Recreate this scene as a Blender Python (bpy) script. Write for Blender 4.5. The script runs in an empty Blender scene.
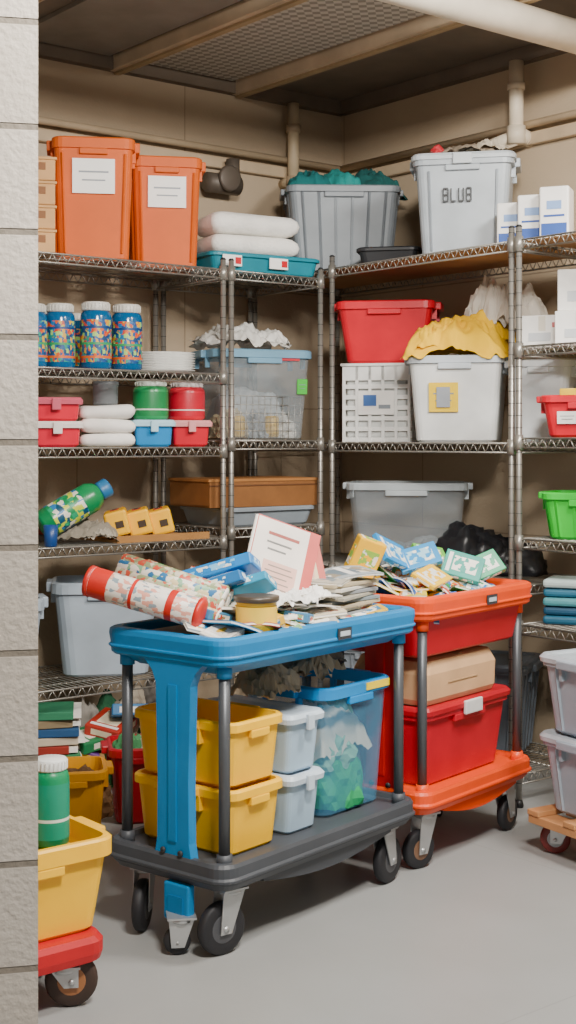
import bpy, bmesh, math, random
from mathutils import Vector, Matrix, Euler, noise
random.seed(7)
R=math.radians
# ------------------------------------------------------------ materials
def lin(h):
    h=h.lstrip('#'); o=[]
    for i in (0,2,4):
        c=int(h[i:i+2],16)/255
        o.append(c/12.92 if c<=.04045 else ((c+.055)/1.055)**2.4)
    return (*o,1)
MC={}
def P(hexc,rough=.45,metal=0,alpha=1,var=.12,scale=6,bump=0,coat=0,bscale=60):
    key=(hexc,rough,metal,alpha,var,scale,bump,coat)
    if key in MC: return MC[key]
    m=bpy.data.materials.new('mat_'+hexc.strip('#')+'_%d'%len(MC)); m.use_nodes=True
    nt=m.node_tree; bs=nt.nodes['Principled BSDF']
    bs.inputs['Roughness'].default_value=rough; bs.inputs['Metallic'].default_value=metal
    bs.inputs['Alpha'].default_value=alpha; bs.inputs['Coat Weight'].default_value=coat
    c=lin(hexc)
    tc=nt.nodes.new('ShaderNodeTexCoord'); n=nt.nodes.new('ShaderNodeTexNoise')
    n.inputs['Scale'].default_value=scale; n.inputs['Detail'].default_value=5
    nt.links.new(tc.outputs['Object'],n.inputs['Vector'])
    rp=nt.nodes.new('ShaderNodeValToRGB')
    rp.color_ramp.elements[0].position=.3; rp.color_ramp.elements[1].position=.7
    rp.color_ramp.elements[0].color=tuple(x*(1-var) for x in c[:3])+(1,)
    rp.color_ramp.elements[1].color=tuple(min(1,x*(1+var)) for x in c[:3])+(1,)
    nt.links.new(n.outputs['Fac'],rp.inputs['Fac']); nt.links.new(rp.outputs['Color'],bs.inputs['Base Color'])
    if bump:
        n2=nt.nodes.new('ShaderNodeTexNoise'); n2.inputs['Scale'].default_value=bscale
        nt.links.new(tc.outputs['Object'],n2.inputs['Vector'])
        b=nt.nodes.new('ShaderNodeBump'); b.inputs['Strength'].default_value=bump; b.inputs['Distance'].default_value=.01
        nt.links.new(n2.outputs['Fac'],b.inputs['Height']); nt.links.new(b.outputs['Normal'],bs.inputs['Normal'])
    MC[key]=m; return m
def printed(cols,scale=12,rough=.4,stretch=(1,1,1)):
    key=('pr',tuple(cols),scale,stretch)
    if key in MC: return MC[key]
    m=bpy.data.materials.new('printed_%d'%len(MC)); m.use_nodes=True
    nt=m.node_tree; bs=nt.nodes['Principled BSDF']; bs.inputs['Roughness'].default_value=rough
    tc=nt.nodes.new('ShaderNodeTexCoord'); mp=nt.nodes.new('ShaderNodeMapping'); mp.inputs['Scale'].default_value=stretch
    v=nt.nodes.new('ShaderNodeTexVoronoi'); v.inputs['Scale'].default_value=scale; v.distance='CHEBYCHEV'
    nt.links.new(tc.outputs['Object'],mp.inputs['Vector']); nt.links.new(mp.outputs['Vector'],v.inputs['Vector'])
    s=nt.nodes.new('ShaderNodeSeparateColor'); nt.links.new(v.outputs['Color'],s.inputs['Color'])
    rp=nt.nodes.new('ShaderNodeValToRGB'); rp.color_ramp.interpolation='CONSTANT'
    e=rp.color_ramp.elements
    e[0].position=0; e[0].color=lin(cols[0]); e[1].position=1/len(cols); e[1].color=lin(cols[1])
    for i,c in enumerate(cols[2:]):
        q=e.new((i+2)/len(cols)); q.color=lin(c)
    nt.links.new(s.outputs['Red'],rp.inputs['Fac']); nt.links.new(rp.outputs['Color'],bs.inputs['Base Color'])
    MC[key]=m; return m
def blockmat(name,c1,c2,cm,axis,bw,bh,bump=.5,mort=.006,rough=.8,dirt=.35):
    m=bpy.data.materials.new(name); m.use_nodes=True
    nt=m.node_tree; bs=nt.nodes['Principled BSDF']; bs.inputs['Roughness'].default_value=rough
    tc=nt.nodes.new('ShaderNodeTexCoord'); sp=nt.nodes.new('ShaderNodeSeparateXYZ'); cb=nt.nodes.new('ShaderNodeCombineXYZ')
    nt.links.new(tc.outputs['Object'],sp.inputs[0]); nt.links.new(sp.outputs[axis],cb.inputs[0]); nt.links.new(sp.outputs['Y' if axis=='Z' else 'Z'],cb.inputs[1])
    br=nt.nodes.new('ShaderNodeTexBrick'); br.inputs['Scale'].default_value=1
    br.inputs['Brick Width'].default_value=bw; br.inputs['Row Height'].default_value=bh; br.inputs['Mortar Size'].default_value=mort
    br.inputs['Mortar Smooth'].default_value=.3
    br.inputs['Color1'].default_value=lin(c1); br.inputs['Color2'].default_value=lin(c2); br.inputs['Mortar'].default_value=lin(cm)
    nt.links.new(cb.outputs[0],br.inputs['Vector'])
    n=nt.nodes.new('ShaderNodeTexNoise'); n.inputs['Scale'].default_value=3; n.inputs['Detail'].default_value=8
    nt.links.new(tc.outputs['Object'],n.inputs['Vector'])
    mx=nt.nodes.new('ShaderNodeMix'); mx.data_type='RGBA'; mx.blend_type='MULTIPLY'; mx.inputs['Factor'].default_value=dirt
    rp=nt.nodes.new('ShaderNodeValToRGB'); rp.color_ramp.elements[0].position=.3; rp.color_ramp.elements[0].color=(.6,.57,.52,1)
    nt.links.new(n.outputs['Fac'],rp.inputs['Fac'])
    nt.links.new(br.outputs['Color'],mx.inputs[6]); nt.links.new(rp.outputs['Color'],mx.inputs[7])
    nt.links.new(mx.outputs[2],bs.inputs['Base Color'])
    n3=nt.nodes.new('ShaderNodeTexNoise'); n3.inputs['Scale'].default_value=70; nt.links.new(tc.outputs['Object'],n3.inputs['Vector'])
    ma=nt.nodes.new('ShaderNodeMath'); ma.operation='MULTIPLY_ADD'; ma.inputs[1].default_value=-1.0
    nt.links.new(br.outputs['Fac'],ma.inputs[0]); 
    mb=nt.nodes.new('ShaderNodeMath'); mb.operation='MULTIPLY'; mb.inputs[1].default_value=.35; nt.links.new(n3.outputs['Fac'],mb.inputs[0])
    nt.links.new(mb.outputs[0],ma.inputs[2])
    b=nt.nodes.new('ShaderNodeBump'); b.inputs['Strength'].default_value=bump; b.inputs['Distance'].default_value=.008
    nt.links.new(ma.outputs[0],b.inputs['Height']); nt.links.new(b.outputs['Normal'],bs.inputs['Normal'])
    return m
# ------------------------------------------------------------ mesh builder
class B:
    def __init__(s): s.V=[];s.F=[];s.FM=[];s.FS=[];s.mats=[];s.M=Matrix()
    def mi(s,m):
        if m not in s.mats: s.mats.append(m)
        return s.mats.index(m)
    def add(s,vs,fs,m,smooth=False):
        o=len(s.V); s.V+= [tuple(s.M@Vector(v)) for v in vs]; k=s.mi(m)
        for f in fs: s.F.append([o+i for i in f]); s.FM.append(k); s.FS.append(smooth)
    def box(s,c,sz,m,rot=(0,0,0),bev=0,taper=1):
        T=Matrix.Translation(c)@Euler(rot).to_matrix().to_4x4()
        if bev:
            bm=bmesh.new(); bmesh.ops.create_cube(bm,size=1)
            for v in bm.verts: v.co=Vector((v.co.x*sz[0],v.co.y*sz[1],v.co.z*sz[2]))
            bmesh.ops.bevel(bm,geom=bm.edges[:],offset=bev,segments=2,affect='EDGES',profile=.5)
            bm.verts.index_update()
            s.add([T@v.co for v in bm.verts],[[v.index for v in f.verts] for f in bm.faces],m); bm.free(); return
        x,y,z=[a/2 for a in sz]; t=taper
        vs=[(-x*t,-y*t,-z),(x*t,-y*t,-z),(x*t,y*t,-z),(-x*t,y*t,-z),(-x,-y,z),(x,-y,z),(x,y,z),(-x,y,z)]
        s.add([T@Vector(v) for v in vs],[(3,2,1,0),(4,5,6,7),(0,1,5,4),(1,2,6,5),(2,3,7,6),(3,0,4,7)],m)
    def lathe(s,prof,m,seg=20,T=Matrix(),smooth=True,cap=True):
        vs=[];fs=[];n=len(prof)
        for r,z in prof:
            for i in range(seg):
                a=2*math.pi*i/seg; vs.append(T@Vector((r*math.cos(a),r*math.sin(a),z)))
        for j in range(n-1):
            for i in range(seg):
                k=(i+1)%seg; fs.append((j*seg+i,j*seg+k,(j+1)*seg+k,(j+1)*seg+i))
        if cap:
            fs.append(tuple(range(seg))[::-1]); fs.append(tuple((n-1)*seg+i for i in range(seg)))
        s.add(vs,fs,m,smooth)
    def cyl(s,p0,p1,r,m,seg=12,r1=None,smooth=True):
        p0=Vector(p0);p1=Vector(p1);d=p1-p0
        T=Matrix.Translation(p0)@d.to_track_quat('Z','X').to_matrix().to_4x4()
        s.lathe([(r,0),(r if r1 is None else r1,d.length)],m,seg,T,smooth)
    def bar(s,p0,p1,wx,wy,m):
        p0=Vector(p0);p1=Vector(p1);d=p1-p0
        q=d.to_track_quat('Z','Y').to_matrix().to_4x4()
        T=Matrix.Translation((p0+p1)/2)@q; x,y,z=wx/2,wy/2,d.length/2
        vs=[(-x,-y,-z),(x,-y,-z),(x,y,-z),(-x,y,-z),(-x,-y,z),(x,-y,z),(x,y,z),(-x,y,z)]
        s.add([T@Vector(v) for v in vs],[(3,2,1,0),(4,5,6,7),(0,1,5,4),(1,2,6,5),(2,3,7,6),(3,0,4,7)],m)
    def loft(s,loops,m,c0=True,c1=True,smooth=False):
        n=len(loops[0]);vs=[v for l in loops for v in l];fs=[]
        for j in range(len(loops)-1):
            for i in range(n):
                k=(i+1)%n; fs.append((j*n+i,j*n+k,(j+1)*n+k,(j+1)*n+i))
        if c0: fs.append(tuple(range(n))[::-1])
        if c1: fs.append(tuple((len(loops)-1)*n+i for i in range(n)))
        s.add(vs,fs,m,smooth)
    def blob(s,c,sc,m,seed=0,amp=.25,freq=2.2,sub=4,flat=True,smooth=False,fine=.7):
        bm=bmesh.new(); bmesh.ops.create_icosphere(bm,subdivisions=sub,radius=1)
        for v in bm.verts:
            d=v.co.normalized()
            k=1+amp*(noise.noise(d*freq+Vector((seed*3.1,seed,0)))+1.2*abs(noise.noise(d*freq*2.3+Vector((0,seed*2.7,5))))-.3+fine*abs(noise.noise(d*freq*5+Vector((seed,3,seed*1.7)))))
            p=d*k
            if flat and p.z<-.3: p.z=-.3
            v.co=Vector((p.x*sc[0],p.y*sc[1],(p.z+(.3 if flat else 0))*sc[2]))
        bm.verts.index_update()
        s.add([Vector(c)+v.co for v in bm.verts],[[v.index for v in f.verts] for f in bm.faces],m,smooth); bm.free()
    def cloth(s,c,w,d,h,m,seed=0,fold=.05,droop=.04,n=44,smooth=True,freq=(9,4),rot=0):
        vs=[];fs=[]; cr,sr=math.cos(rot),math.sin(rot)
        for j in range(n+1):
            for i in range(n+1):
                a=i/n*2-1; e=j/n*2-1
                k=1+.12*noise.noise(Vector((a*2,e*2,seed)))
                x,y=a*w/2*k,e*d/2*k
                q=max(abs(a),abs(e)); dome=max(0,1-(a*a+e*e)*.75)
                f=1-2*abs(noise.noise(Vector((a*freq[0]*.3+e*1.2,e*freq[1]*.3-a*.6,seed*1.3))))
                g=1-2*abs(noise.noise(Vector((a*freq[0]*.6-e,e*freq[1]*.8,seed*2.1+4))))
                z=h*dome*(.8+.5*noise.noise(Vector((a*1.5,e*1.5,seed+9))))+fold*(f*.7+g*.35)*(.6+.4*dome)-droop*max(0,q-.82)/.18
                vs.append((c[0]+x*cr-y*sr,c[1]+x*sr+y*cr,c[2]+max(z,-droop)))
        for j in range(n):
            for i in range(n): a=j*(n+1)+i; fs.append((a,a+1,a+n+2,a+n+1))
        s.add(vs,fs,m,smooth)
    def packet(s,c,sz,m1,m2,rot):
        T=Matrix.Translation(c)@Euler(rot).to_matrix().to_4x4(); o=s.M; s.M=o@T
        s.box((0,0,0),sz,m1,bev=min(sz)*.12)
        s.box((sz[0]*.05,0,sz[2]/2+.0005),(sz[0]*.62,sz[1]*.6,.001),m2); s.box((-sz[0]*.36,0,sz[2]/2+.0007),(sz[0]*.1,sz[1]*.8,.001),WHITE)
        s.box((sz[0]*.05,-sz[1]/2-.0005,0),(sz[0]*.6,.001,sz[2]*.5),m2); s.box((-sz[0]/2-.0005,0,0),(.001,sz[1]*.6,sz[2]*.5),m2)
        s.M=o
    def mag(s,c,sz,cov,pic,rot,bend=.0):
        # thin, slightly bowed magazine / envelope with printed cover
        T=Matrix.Translation(c)@Euler(rot).to_matrix().to_4x4(); o=s.M; s.M=o@T
        w,d,t=sz; n=6
        def surf(z0,ww,dd,m,th):
            lo=[]
            for i in range(n+1):
                x=(i/n-.5)*ww; zz=z0-bend*(x/(w/2))**2
                lo.append([(x,-dd/2,zz),(x,dd/2,zz),(x,dd/2,zz+th),(x,-dd/2,zz+th)])
            s.loft(lo,m)
        surf(0,w,d,cov,t*.2); surf(t*.2,w*.985,d*.98,PAPER,t*.6); surf(t*.8,w,d,cov,t*.2); surf(t,w*.8,d*.62,pic,.0008); surf(t+.0003,w*.12,d*.8,WHITE,.0008)
        s.M=o
    def done(s,name,loc=(0,0,0),rot=(0,0,0)):
        me=bpy.data.meshes.new(name); me.from_pydata(s.V,[],s.F)
        for m in s.mats: me.materials.append(m)
        me.polygons.foreach_set('material_index',s.FM); me.polygons.foreach_set('use_smooth',s.FS); me.update()
        o=bpy.data.objects.new(name,me); bpy.context.collection.objects.link(o)
        o.location=loc; o.rotation_euler=rot if isinstance(rot,(tuple,Euler)) else (0,0,rot)
        return o
def rr(w,d,r,z,cx=0,cy=0,n=4):
    pts=[]; r=min(r,w/2-.001,d/2-.001)
    for (sx,sy,a0) in ((1,-1,-90),(1,1,0),(-1,1,90),(-1,-1,180)):
        for i in range(n+1):
            a=R(a0+90*i/n); pts.append((cx+sx*(w/2-r)+r*math.cos(a),cy+sy*(d/2-r)+r*math.sin(a),z))
    return pts
# common colours
CHROME=P('#9d9991',.35,.6); DGREY=P('#34373b',.5); BLACK=P('#16171a',.5); POST=P('#55585c',.4,.4)
WHITE=P('#f1efea',.5); PAPER=P('#f4efe5',.8,var=.05); CARD=P('#a8804f',.85)
BLUE=P('#027cb8',.45,var=.08); ORANGE=P('#ee4800',.42,var=.06); ORANGE2=P('#d05a00',.6,var=.08); RED=P('#c40820',.42,var=.06); YEL=P('#ffc000',.42,var=.06)
LGREY=P('#a9b1ba',.45); MGREY=P('#858d95',.45); TEAL=P('#1f8f96',.5)
CLEAR=P('#b4bec4',.12,alpha=.30); CLEARB=P('#5fa4cc',.12,alpha=.36); CLEARG=P('#a9b4ba',.12,alpha=.34)
# ------------------------------------------------------------ generic objects
def tote_into(b,w,d,h,m,t=.86,rim=None,lid=None,rimh=.035,ribs=0,label=None,fill=None,fz=.6,handles=True,rad=.035,over=.014,latch=None):
    rim=rim or m
    hw=h-rimh
    b.loft([rr(w*t-.02,d*t-.02,rad,0),rr(w*t,d*t,rad,.01),rr(w,d,rad,hw)],m,True,False)
    b.loft([rr(w,d,rad,hw),rr(w+over*2,d+over*2,rad+over,hw+.002),rr(w+over*2,d+over*2,rad+over,h-.006),rr(w+over*2-.012,d+over*2-.012,rad+over,h),
            rr(w-.008,d-.008,rad,h),rr(w-.012,d-.012,rad,hw)],rim,False,False)
    if m not in (CLEAR,CLEARB,CLEARG): b.loft([rr(w-.012,d-.012,rad,hw),rr(w*t-.012,d*t-.012,rad,.012)],m,False,True)
    if ribs:
        for sy in (-1,1):
            for i in range(ribs):
                f=(i+.5)/ribs-.5; 
                b.bar((f*w*t*.92,sy*(d*t/2),.012),(f*w*.92,sy*(d/2+.001),hw),.012,.01,m)
        nr=max(2,int(ribs*d/w))
        for sx in (-1,1):
            for i in range(nr):
                f=(i+.5)/nr-.5
                b.bar((sx*w*t/2,f*d*t*.92,.012),(sx*(w/2+.001),f*d*.92,hw),.01,.012,m)
    if handles:
        for sx in (-1,1):
            b.box((sx*(w/2+over+.008),0,h-rimh*.5),(.03,d*.42,rimh*.9),rim,bev=.005)
            b.box((sx*(w/2+over*.4),-d*.2,hw-.02),(.022,.014,.045),rim); b.box((sx*(w/2+over*.4),d*.2,hw-.02),(.022,.014,.045),rim)
        for sy in (-1,1):
            b.box((0,sy*(d/2+over*.5),hw-.012),(w*.36,.018,.026),rim,bev=.004)
    if lid:
        b.loft([rr(w+over*2+.014,d+over*2+.014,rad+over,h-.02),rr(w+over*2+.018,d+over*2+.018,rad+over,h-.004),rr(w+over*2,d+over*2,rad+over,h+.008),
                rr(w-.02,d-.02,rad,h+.008),rr(w-.05,d-.05,rad,h+.001)],lid,True,True)
        for sy in (-1,1): b.box((0,sy*(d/2+over+.012),h-.02),(w*.2,.014,.05),latch or lid,bev=.004)
    if label:
        lm,lw,lh,lz,lx=label
        ang=math.atan2(d/2*(1-t),hw)
        yy=-(d/2*t+(d/2-d/2*t)*(lz/hw))-.009
        b.box((lx,yy,lz),(lw,.004,lh),lm,rot=(ang,0,0))
        b.box((lx,yy-.003,lz+lh*.12),(lw*.7,.001,lh*.05),MGREY,rot=(ang,0,0))
        b.box((lx,yy-.003,lz-lh*.12),(lw*.55,.001,lh*.04),MGREY,rot=(ang,0,0))
    if fill:
        for i,fm in enumerate(fill):
            n=len(fill); fx=((i+.5)/n-.5)*w*.7
            b.blob((fx,random.uniform(-.1,.1)*d,max(.014,h*fz*.45)),(w*.50/n+.03,d*.32,h*.5 if fz>.4 else h*.35),fm,seed=i+int(w*100),amp=.22)
def tote(name,w,d,h,m,loc,yaw,**k):
    b=B(); tote_into(b,w,d,h,m,**k); return b.done(name,loc,R(yaw))
def jar(name,r,h,body,lidm,loc,label=None,glass=None,bands=None):
    b=B(); g=glass or body
    b.lathe([(r*.85,0),(r,.01),(r,h*.78),(r*.93,h*.84),(r*.78,h*.87),(r*.78,h*.89)],g,24)
    b.lathe([(r*.86,h*.87),(r*.88,h*.88),(r*.88,h*.985),(r*.82,h)],lidm,24)
    if label: b.lathe([(r*1.01,h*.10),(r*1.012,h*.11),(r*1.012,h*.72),(r*1.01,h*.73)],label,24,cap=False)
    if bands:
        for f,bm_ in bands: b.lathe([(r*1.016,h*f),(r*1.016,h*(f+.035))],bm_,24,cap=False)
    for i in range(24):
        a=i*2*math.pi/24; b.box((r*.885*math.cos(a),r*.885*math.sin(a),h*.93),(.004,.004,h*.09),lidm,rot=(0,0,a))
    return b.done(name,loc)
def caster(b,x,y,top,r,ang,tire,hub,metal,off=.03,w=.034):
    cx,cy=x+math.cos(ang)*off,y+math.sin(ang)*off
    ax=Vector((-math.sin(ang),math.cos(ang),0)); dr=Vector((math.cos(ang),math.sin(ang),0)); c=Vector((cx,cy,r))
    T=Matrix.Translation(c)@ax.to_track_quat('Z','Y').to_matrix().to_4x4()
    b.lathe([(r*.6,-w/2),(r*.88,-w/2),(r*.97,-w*.36),(r,-w*.15),(r,w*.15),(r*.97,w*.36),(r*.88,w/2),(r*.6,w/2)],tire,28,T)
    b.lathe([(r*.15,-w*.56),(r*.5,-w*.52),(r*.64,-w*.44),(r*.64,w*.44),(r*.5,w*.52),(r*.15,w*.56)],hub,24,T,False)
    b.cyl(c-ax*(w*.9),c+ax*(w*.9),r*.12,metal,10)
    t0=Vector((x,y,top))
    for sgn in (-1,1):
        o=ax*sgn*(w*.5+.006)
        p=[c+o-dr*.02-Vector((0,0,.014)),c+o+dr*.018-Vector((0,0,.014)),t0+o+dr*.038,t0+o-dr*.038]
        q=[v+ax*sgn*.004 for v in p]
        b.add(p+q,[(0,1,2,3),(7,6,5,4),(0,4,5,1),(1,5,6,2),(2,6,7,3),(3,7,4,0)],metal)
    b.lathe([(.034,top-.014),(.036,top-.01),(.036,top-.003),(.034,top)],metal,16,Matrix.Translation((x,y,0)))
    b.box((x,y,top+.002),(.085,.075,.006),metal,rot=(0,0,ang))
# ------------------------------------------------------------ room
WX,WY,CZ=4.86,5.63,3.33
wallb=blockmat('painted_wall_back','#b8a58c','#b3a087','#98866f','X',1.22,.61,.4,.004)
wallr=blockmat('painted_wall_right','#c0ad93','#bba88e','#9f8d76','Y',1.22,.61,.4,.004)
colm=blockmat('painted_block','#d3cabf','#ccc3b7','#8f867a','X',.6,.2,1.0,.007,dirt=.45)
flo=blockmat('concrete_floor','#a0a2a2','#9ea0a0','#949696','X',2.6,2.6,.06,.003,rough=.4)
nt=flo.node_tree
for n in nt.nodes:
    if n.type=='COMBXYZ':
        sp=[q for q in nt.nodes if q.type=='SEPXYZ'][0]
        nt.links.new(sp.outputs['Y'],n.inputs[1])
def slab(name,c,s,m,yaw=0):
    b=B(); b.box((0,0,0),s,m); return b.done(name,c,yaw)
slab('floor',(2.4,2.4,-.05),(6.4,7.2,.1),flo)
slab('wall_back',(2.0,WY+.1,CZ/2),(6.12,.2,CZ),wallb)
slab('wall_right',(WX+.1,2.56,CZ/2),(.2,6.14,CZ),wallr)
cy_=R(-26); off=Euler((0,0,cy_)).to_matrix()@Vector((-1.03,.1,0))
slab('wall_left',(1.247+off.x,2.328+off.y,1.695),(2.06,.2,3.45),colm,cy_)
cm=P('#756b5f',.8,var=.2,scale=3)
slab('ceiling',(2.4,3.4,CZ+.05),(5.2,4.6,.1),cm)
meshm=bpy.data.materials.new('ceiling_mesh_panel'); meshm.use_nodes=True
nt=meshm.node_tree; bs=nt.nodes['Principled BSDF']; bs.inputs['Roughness'].default_value=.6
tc=nt.nodes.new('ShaderNodeTexCoord'); mp=nt.nodes.new('ShaderNodeMapping'); mp.inputs['Rotation'].default_value=(0,0,R(45)); mp.inputs['Scale'].default_value=(30,30,30)
ck=nt.nodes.new('ShaderNodeTexChecker'); ck.inputs['Scale'].default_value=1; ck.inputs['Color1'].default_value=lin('#bfbab0'); ck.inputs['Color2'].default_value=lin('#8c877e')
nt.links.new(tc.outputs['Object'],mp.inputs[0]); nt.links.new(mp.outputs[0],ck.inputs[0]); nt.links.new(ck.outputs[0],bs.inputs['Base Color'])
BEAM=P('#c6b296',.75)
b=B(); b.box((0,0,0),(.56,3.2,.02),meshm); b.done('ceiling_mesh_panel',(3.79,3.95,CZ-.012))
b=B(); b.box((0,0,0),(.5,3.2,.02),P('#857e74',.8)); b.done('ceiling_panel',(3.1,3.95,CZ-.012))
for i,x in enumerate((2.6,3.43,4.15)):
    b=B(); b.box((0,0,0),(.085,4.4,.07),BEAM,bev=.004); b.box((0,0,-.04),(.03,4.4,.012),P('#a8926f',.7)); b.done('ceiling_beam',(x,3.42,CZ-.037))
b=B(); b.box((0,0,0),(5.2,.05,.07),P('#6d6052',.8)); b.done('trim_1',(2.25,WY-.026,CZ-.036))
b=B(); b.box((0,0,0),(.05,4.6,.07),P('#6d6052',.8)); b.done('trim_2',(WX-.026,3.3,CZ-.036))
b=B()
b.box((0,0,0),(5.2,.035,.06),P('#bca78a',.6),bev=.008); b.cyl((-2.6,-.03,.06),(2.6,-.03,.06),.018,P('#bca78a',.6))
b.done('trim_3',(2.24,WY-.02,2.9))
b=B()
b.box((0,0,0),(.035,4.4,.06),P('#bca78a',.6),bev=.008); b.cyl((-.03,-2.2,.06),(-.03,2.2,.06),.018,P('#bca78a',.6))
b.done('trim_4',(WX-.02,3.38,2.9))
PIPE=P('#e6ddcc',.45)
b=B(); b.cyl((-3,0,0),(.85,0,0),.068,PIPE,24)
for x in (-1.2,.55,-2.4):
    b.cyl((x,0,0),(x+.05,0,0),.077,PIPE,24); b.bar((x+.1,0,.05),(x+.1,0,.15),.012,.02,CHROME)
b.done('overhead_pipe',(4.0,3.70,3.18))
b=B(); pc_=P('#bba98c',.5); b.cyl((0,0,2.83),(0,0,CZ-.08),.03,pc_,18); b.cyl((0,-.004,2.86),(0,.09,2.84),.03,pc_,18)
for z in (2.83,3.1): b.cyl((0,0,z),(0,0,z+.04),.038,P('#a8947a',.5),18)
b.done('wall_pipe',(4.45,WY-.09,0))
b=B(); c=P('#d3c6b0',.5); b.cyl((0,0,2.9),(0,0,CZ-.08),.034,c,18); b.cyl((0,0,2.92),(.1,0,2.90),.036,c,18); b.cyl((0,0,2.87),(0,0,2.95),.044,c,18); b.cyl((0,0,3.12),(0,0,3.15),.041,c,18)
b.cyl((0,.0,2.90),(0,.32,2.86),.036,c,18); b.cyl((0,.3,2.86),(.1,.3,2.86),.04,c,18)
b.done('wall_pipe',(WX-.10,4.28,0))
b=B(); dm=P('#5a5148',.5,.2)
b.cyl((0,.10,0),(0,-.04,0),.04,dm,16); b.cyl((-.10,0,-.02),(.09,0,-.02),.05,dm,16); b.cyl((.06,0,0),(.06,0,.11),.035,dm,14); b.lathe([(.055,0),(.065,.01),(.065,.025),(.055,.03)],dm,18,Matrix.Translation((0,-.04,0))@Matrix.Rotation(R(90),4,'X'))
b.done('pipe_valve',(4.0,WY-.09,2.80))
# ------------------------------------------------------------ shelving
def shelving(name,L,levels,loc,yaw,D=.58,H=2.3,extra=None,board=None):
    b=B(); r=.0125
    posts=[(r,r),(L-r,r),(r,D-r),(L-r,D-r)]
    if extra: posts.append((extra,r))
    for x,y in posts:
        b.cyl((x,y,.02),(x,y,H),r,CHROME,10); b.lathe([(.018,0),(.02,.01),(.014,.03)],BLACK,10,Matrix.Translation((x,y,0)))
        z=.1
        while z<H-.02:
            b.lathe([(r+.0012,z-.0012),(r+.0012,z+.0012)],DGREY,8,Matrix.Translation((x,y,0)),cap=False); z+=.05
        for l in levels: b.lathe([(.021,l-.05),(.018,l+.012)],CHROME,12,Matrix.Translation((x,y,0)))
        b.lathe([(r,H),(r+.002,H+.002),(r*.6,H+.01)],BLACK,10,Matrix.Translation((x,y,0)))
    for l in levels:
        z0,z1=l-.004,l-.042
        for (p,q) in (((0,r),(L,r)),((0,D-r),(L,D-r)),((r,0),(r,D)),((L-r,0),(L-r,D))):
            p=Vector((*p,0));q=Vector((*q,0)); d=(q-p); n=max(2,int(d.length/.045))
            for z in (z0,z1): b.cyl(p+Vector((0,0,z)),q+Vector((0,0,z)),.0042,CHROME,6)
            for i in range(n):
                a=p+d*(i/n); m=p+d*((i+.5)/n); e=p+d*((i+1)/n)
                b.cyl(a+Vector((0,0,z0)),m+Vector((0,0,z1)),.0025,CHROME,4); b.cyl(m+Vector((0,0,z1)),e+Vector((0,0,z0)),.0025,CHROME,4)
        n=int(L/.028)
        for i in range(1,n):
            x=L*i/n; b.cyl((x,r,l-.002),(x,D-r,l-.002),.002,CHROME,4)
        for f in (.25,.5,.75): b.cyl((0,D*f,l-.007),(L,D*f,l-.007),.0035,CHROME,5)
        if board and l in board: b.box((L/2,D/2+.005,l-.0095),(L-.06,D-.05,.006),P('#a87f56',.8))
    return b.done(name,loc,R(yaw))
L2=1.80
A=[.12,.475,1.06,1.47,L2,2.27]; Bl=[.12,.475,1.10,1.5,2.27]; C=[.12,.90,1.49,2.32]; Dl=[.75,1.1,1.51,1.885,2.32]
shelving('wire_shelving_unit',1.66,A,(1.95,4.97,0),0,H=2.31)
shelving('wire_shelving_unit',.55,Bl,(3.63,4.97,0),0,H=2.31)
shelving('wire_shelving_unit',1.77,C,(4.20,5.57,0),-90,H=2.37,extra=.62,board=[2.32])
shelving('wire_shelving_unit',1.2,Dl,(4.20,3.785,0),-90,H=2.37,board=[2.32])
E=.001; T1=2.27
def boxstack(name,n,w,d,h,m1,m2,loc,yaw):
    b=B()
    for i in range(n):
        z=i*h; b.box((0,0,z+h*.46),(w,d,h*.9),m1,bev=.006); b.box((0,-d/2,z+h*.6),(w*.6,.006,h*.3),m2); b.box((0,0,z+h*.93),(w+.012,d+.012,h*.12),m1,bev=.003)
        b.box((-w/2,0,z+h*.6),(.006,d*.5,h*.3),m2)
    return b.done(name,loc,R(yaw))
boxstack('drawer_box_stack',4,.2,.26,.1,P('#cf9f68',.7),P('#8a5a35',.7),(2.725,5.17,T1),-24)
LAB=P('#fbfaf6',.6,var=.03)
def otote(w,h,loc,yaw,lw):
    b=B(); tote_into(b,w,.28,h,ORANGE2,t=.9,label=(LAB,lw,lw*.82,h*.68,0),rimh=.05,over=.01)
    for sx in (-1,1): b.bar((sx*w*.36,-.14*.9-.003,.03),(sx*w*.4,-.1405,h-.07),.012,.008,ORANGE2)
    for x in (-.3,-.1,.1,.3): b.bar((-w*.45-.004,x*.28*.9,.03),(-w/2-.001,x*.28,h-.07),.008,.012,ORANGE2)
    return b.done('orange_storage_tote',loc,R(yaw))
otote(.335,.525,(3.055,5.20,T1),-30,.18); otote(.305,.50,(3.45,5.24,T1),-28,.17)
b=B(); tote_into(b,.58,.36,.09,P('#0a7f92',.4),t=.95,rimh=.02,handles=False)
for x in (-.2,.05): b.box((x,-.195,.05),(.1,.005,.05),LAB); b.box((x+.03,-.199,.05),(.03,.003,.03),RED)
b.done('teal_tray',(3.90,5.2,T1),R(-6))
def folded(name,n,w,d,h,m,loc,yaw):
    b=B()
    for i in range(n):
        z=i*h
        L=[]
        for k in range(7):
            a=math.pi*(k/6)-math.pi/2; o=h*.5*math.cos(a)
            l=rr(w-h+2*o,d-h+2*o,.03,z+h*.5+h*.49*math.sin(a),n=3)
            L.append([(x+.006*noise.noise(Vector((x*9,y*9,i))),y,q+.012*noise.noise(Vector((x*7,y*7,i*2.3)))*(1 if k>1 else .2)) for x,y,q in l])
        b.loft(L,m,smooth=True)
    return b.done(name,loc,R(yaw))
folded('folded_towel_stack',2,.45,.28,.1,P('#f2f0ea',.9,bump=.4),(3.89,5.2,T1+.09),-14)
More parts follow.
